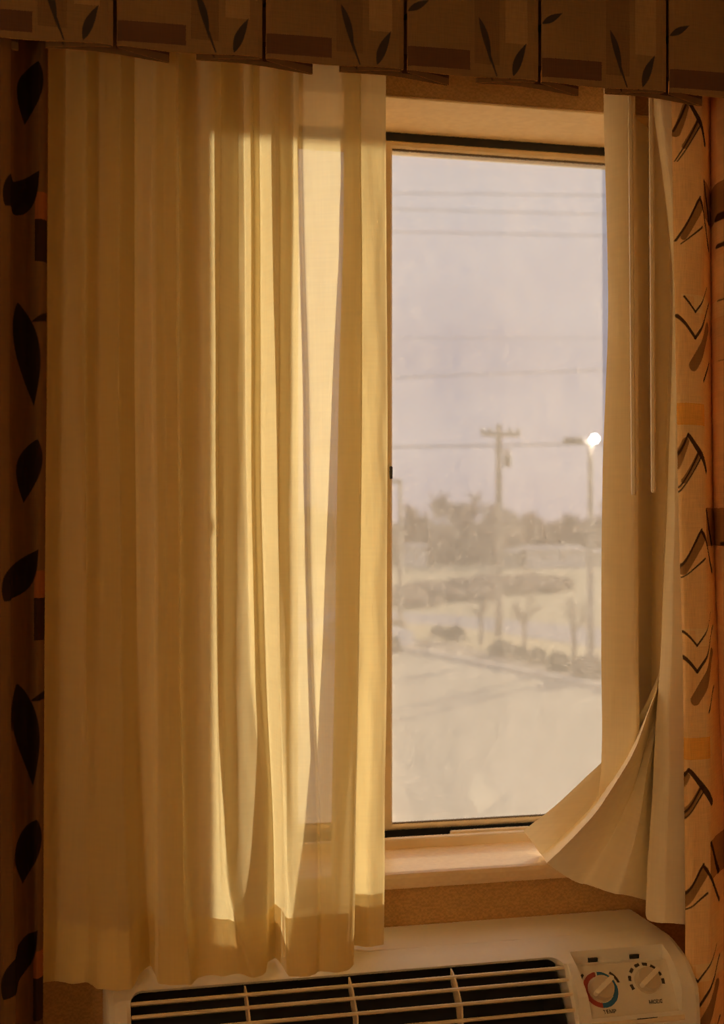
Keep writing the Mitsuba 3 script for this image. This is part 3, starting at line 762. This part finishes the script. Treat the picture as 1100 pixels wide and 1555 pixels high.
def twigs(rs, tips, n, size, r):
    """Slender twigs sprayed from the branch tips, three-sided."""
    v, f = [], []
    for (q, d, ln) in tips:
        for _ in range(n):
            e = d + rs.normal(size=3) * .75; e /= np.linalg.norm(e)
            s = q - d * ln * rs.uniform(0, .9) + rs.normal(size=3) * .04
            l = ln * rs.uniform(.6, 1.3) * size
            a = np.cross(e, [.3, .5, .8]); a /= np.linalg.norm(a); b = np.cross(e, a)
            k = len(v)
            v += [s + a * r, s - a * .5 * r + b * .87 * r, s - a * .5 * r - b * .87 * r, s + e * l]
            f += [[k, k + 1, k + 3], [k + 1, k + 2, k + 3], [k + 2, k, k + 3]]
    return trimesh.Trimesh(v, f, process=False)


def tree(key, x, y, h, seed, mat, depth=4, n=5, tw=.05):
    rs = np.random.RandomState(seed)
    out, tips = [], []
    branches(rs, V([x, y, G - .1]), V([0, 0, 1.0]), h * .34, h * .022, depth, out, tips)
    put(key + '__trunk', join(out), mat if mat != 'm_twig' else 'm_bark', True)
    put(key + '__twigs', twigs(rs, tips, n, 1.2, tw), mat); say(key + '__twigs', kind='stuff')
    return V([t[0] for t in tips])


ORD = 'first second third fourth fifth sixth seventh eighth ninth tenth eleventh twelfth thirteenth fourteenth fifteenth sixteenth seventeenth eighteenth nineteenth twentieth'.split()
FAR = [(43.2, 150, 7.4), (45.0, 158, 7.6), (47.6, 156, 9.9), (49.6, 150, 8.1), (52.8, 161, 10.3), (54.2, 154, 9.2), (57.6, 160, 8.9), (58.0, 150, 7.0), (61.5, 156, 6.9), (63.4, 160, 7.0),
       (64.3, 152, 6.7), (67.2, 158, 7.0), (68.7, 153, 7.4), (71.2, 157, 7.2), (73.4, 158, 8.9), (31.5, 152, 8.5), (36, 155, 8.0)]
FAR.sort(key=lambda q: q[0] / (q[1] + 2.5))
for k, (x, y, h) in enumerate(FAR):
    grey = h > 8.7
    key = numbered('bare_tree', k)
    tree(key, x, y, h, 100 + k, 'm_twig_grey' if grey else 'm_twig', 4, 5, .075)
    say(key, f"{'tall grey' if grey else 'lower brown'} bare tree of the far wood, {ORD[k]} tree from the left", 'tree', 'bare trees of the far wood')
# brush that closes the wood below the crowns
rs = np.random.RandomState(5)
v, f = [], []
for i in range(26000):
    x, y = rs.uniform(28, 92), rs.uniform(150, 170)
    hh = 3.6 + 1.7 * meshkit.fbm(V([x * .16, y * .1, 0]), 3, seed=2)
    s = V([x, y, G + rs.uniform(0, hh * .72)])
    e = V([rs.normal() * .35, rs.normal() * .35, 1.0]); e /= np.linalg.norm(e)
    l = rs.uniform(.8, 1.7)
    if s[2] + l > G + hh: l = max(.25, G + hh - s[2])
    a, b = V([1.0, 0, 0]) * .07, V([0, 1.0, 0]) * .07
    k = len(v)
    v += [s + a, s - a * .5 + b, s - a * .5 - b, s + e * l]
    f += [[k, k + 1, k + 3], [k + 1, k + 2, k + 3], [k + 2, k, k + 3]]
put('undergrowth', trimesh.Trimesh(v, f, process=False), 'm_twig'); say('undergrowth', 'dense brown undergrowth between the far trees', 'undergrowth', kind='stuff')


def dome(rs, x, y, r, h, rough=.28, sub=3):
    m = trimesh.creation.icosphere(sub, 1.0)
    p = V(m.vertices)
    n = meshkit.fbm(p * 2.3 + rs.uniform(0, 50), 4) - .5
    p = p * (1 + rough * 2 * n)[:, None]
    m.vertices = p * [r, r, h * .62] + [x, y, G + h * .42]
    return m


def shrub(key, x, y, r, h, mat, label, cat='bush', group=None, seed=0):
    rs = np.random.RandomState(seed)
    core = dome(rs, x, y, r * .86, h * .8, .45)
    put(key + '__body', core, mat, True)
    v, f = [], []
    q = V(core.vertices)[rs.choice(len(core.vertices), 600)]
    for s in q:
        e = (s - V([x, y, G + h * .3])); e /= np.linalg.norm(e); e = e + rs.normal(size=3) * .4 + V([0, 0, .25]); e /= np.linalg.norm(e)
        a = np.cross(e, [.3, .5, .8]); a *= .02 / np.linalg.norm(a); b = np.cross(e, a)
        k = len(v)
        v += [s + a, s - a * .5 + b, s - a * .5 - b, s + e * rs.uniform(.15, .42) * h]
        f += [[k, k + 1, k + 3], [k + 1, k + 2, k + 3], [k + 2, k, k + 3]]
    put(key + '__twigs', trimesh.Trimesh(v, f, process=False), mat); say(key + '__twigs', kind='stuff')
    say(key, label, cat, group)


BUSH = [(16.95, 44.9, .50, .58, 'leftmost dark bush of the row along the parking lot, right of the utility pole foot'), (17.05, 43.3, .34, .48, 'second dark bush of the row along the parking lot'),
        (17.08, 41.7, .33, .55, 'third dark bush of the row along the parking lot'), (17.08, 39.6, .37, .62, 'fourth dark bush of the row, left of the street light'),
        (17.2, 37.3, .50, .74, 'greyish bush at the foot of the glowing street light'), (16.9, 52.9, .36, .50, 'small bush far down the bed, left of the utility pole'),
        (17.15, 51.4, .40, .60, 'round bush far down the bed, just left of the utility pole'), (15.2, 55.4, .9, .7, 'low brown bush at the foot of the left street light'),
        (18.0, 35.6, .5, .6, 'bush at the right edge, behind the curtain edge')]
for k, (x, y, r, h, lab) in enumerate(BUSH):
    shrub(numbered('bush', k), x, y, r, h, 'm_brush' if k in (4, 7) else 'm_bush', lab, seed=k + 1)
# brown thickets between road and far lawn
TH = [(21.96, 78, 2.0, 1.2), (21.86, 74, 1.7, 0.9), (26.15, 86, 2.2, 1.1), (25.55, 80, 1.9, 1.0), (29.21, 88, 2.1, 1.2), (27.63, 80, 1.7, 0.9), (32.16, 90, 2.1, 1.4), (32.10, 86, 1.9, 1.1), (35.38, 91, 2.0, 1.4), (35.57, 88, 1.6, 1.0), (38.22, 92, 1.3, 1.1)]
for k, (x, y, r, h) in enumerate(TH):
    shrub(numbered('thicket', k), x, y, r, h, 'm_brush', f'low brown thicket beyond the road, {ORD[k]} from the left', 'thicket', 'brown thickets beyond the road', seed=30 + k)
# staked young trees on the grass strip
for k, (x, y, h, lab) in enumerate([(17.45, 48.9, 2.3, 'slender young tree left of the utility pole'), (17.75, 44.7, 2.3, 'slender young tree between the utility pole and the street light'), (17.80, 40.0, 2.4, 'slender young tree just left of the bright street light')]):
    key = numbered('young_tree', k)
    rs = np.random.RandomState(60 + k)
    out, tips = [tube([(x, y, G - .1), (x + .02, y, G + h * .3), (x, y, G + h * .62)], [.085, .075, .05], 6)], []
    for j in range(7):
        d = V([rs.normal() * .6, rs.normal() * .6, 1.0]); d /= np.linalg.norm(d)
        branches(rs, V([x, y, G + h * (.42 + .03 * j)]), d, h * .24, .028, 2, out, tips)
    put(key + '__trunk', join(out), 'm_bark', True)
    put(key + '__twigs', twigs(rs, tips, 1, .7, .008), 'm_twig'); say(key + '__twigs', kind='stuff')
    say(key, lab, 'tree')


# far buildings
def house(key, x0, x1, y0, y1, h, wall_mat, label, rh=.9, windows=()):
    say(key, label, 'building')
    put(key + '__walls', box(x0, x1, y0, y1, G - .1, G + h), wall_mat)
    r = trimesh.convex.convex_hull(V([(x0 - .3, y0 - .4, G + h), (x1 + .3, y0 - .4, G + h), (x0 - .3, y1 + .4, G + h), (x1 + .3, y1 + .4, G + h), (x0 - .3, (y0 + y1) / 2, G + h + rh), (x1 + .3, (y0 + y1) / 2, G + h + rh)]))
    put(key + '__roof', r, 'm_roof')
    for k, (wx, wz, ww, wh) in enumerate(windows):
        put(numbered(key + '__window', k), box(x0 + wx, x0 + wx + ww, y0 - .06, y0 + .02, G + wz, G + wz + wh, .02), 'm_grey_wall')


bx0, bx1 = 53.64, 60.36
house('shed', bx0, bx1, 138, 144, 2.0, 'm_white_wall', 'long pale building at the edge of the far wood', .5, [(1.2, .9, .7, .6), (3.6, .9, .7, .6)])
house('shed_001', 51.95, bx0 - .3, 139.5, 143, 1.7, 'm_grey_wall', 'dark grey shed at the left end of the pale building', .4, [(.5, .6, .5, .5)])
house('shed_002', 41.63, 43.72, 146, 149, 2.2, 'm_white_wall', 'small pale hut at the left between bare trees', .5, [(.6, .9, .5, .5)])
house('shed_003', 61.46, 64.10, 140, 144, 1.6, 'm_grey_wall', 'dark shed at the far right behind the street light', .4, [(.8, .7, .6, .5)])

# parked car at the left edge of the pane
say('car', 'white car parked at the far edge of the lot, half hidden by the sash', 'car')
cx1, cy = 14.05, 47.0
prof = [(0, .35), (.05, .72), (.7, .84), (1.15, .92), (1.75, 1.40), (3.0, 1.43), (3.75, .98), (4.4, .90), (4.5, .55), (4.45, .32), (.1, .28)]
m = trimesh.creation.extrude_polygon(shapely.Polygon(prof).buffer(.05), 1.7, engine='earcut')
m.apply_transform(V([[-1, 0, 0, cx1], [0, 0, -1, cy + 1.7], [0, 1, 0, G + .02], [0, 0, 0, 1]], float))
m.fix_normals()
put('car__body', m, 'm_car', 30)
gl = trimesh.creation.extrude_polygon(shapely.Polygon([(1.30, .97), (1.80, 1.33), (2.95, 1.36), (3.5, .99)]), 1.78, engine='earcut')
gl.apply_transform(V([[-1, 0, 0, cx1], [0, 0, -1, cy + 1.74], [0, 1, 0, G + .02], [0, 0, 0, 1]], float)); gl.fix_normals()
put('car__windows', gl, 'm_car_glass')
for k, (dx, dy) in enumerate(((.85, .08), (3.6, .08), (.85, 1.62), (3.6, 1.62))):
    put(numbered('car__wheel', k), lathe([(0, -.1), (.30, -.1), (.33, -.06), (.33, .06), (.30, .1), (0, .1)], (cx1 - dx, cy + dy, G + .33), (0, 1, 0), 20), 'm_tyre', 35)
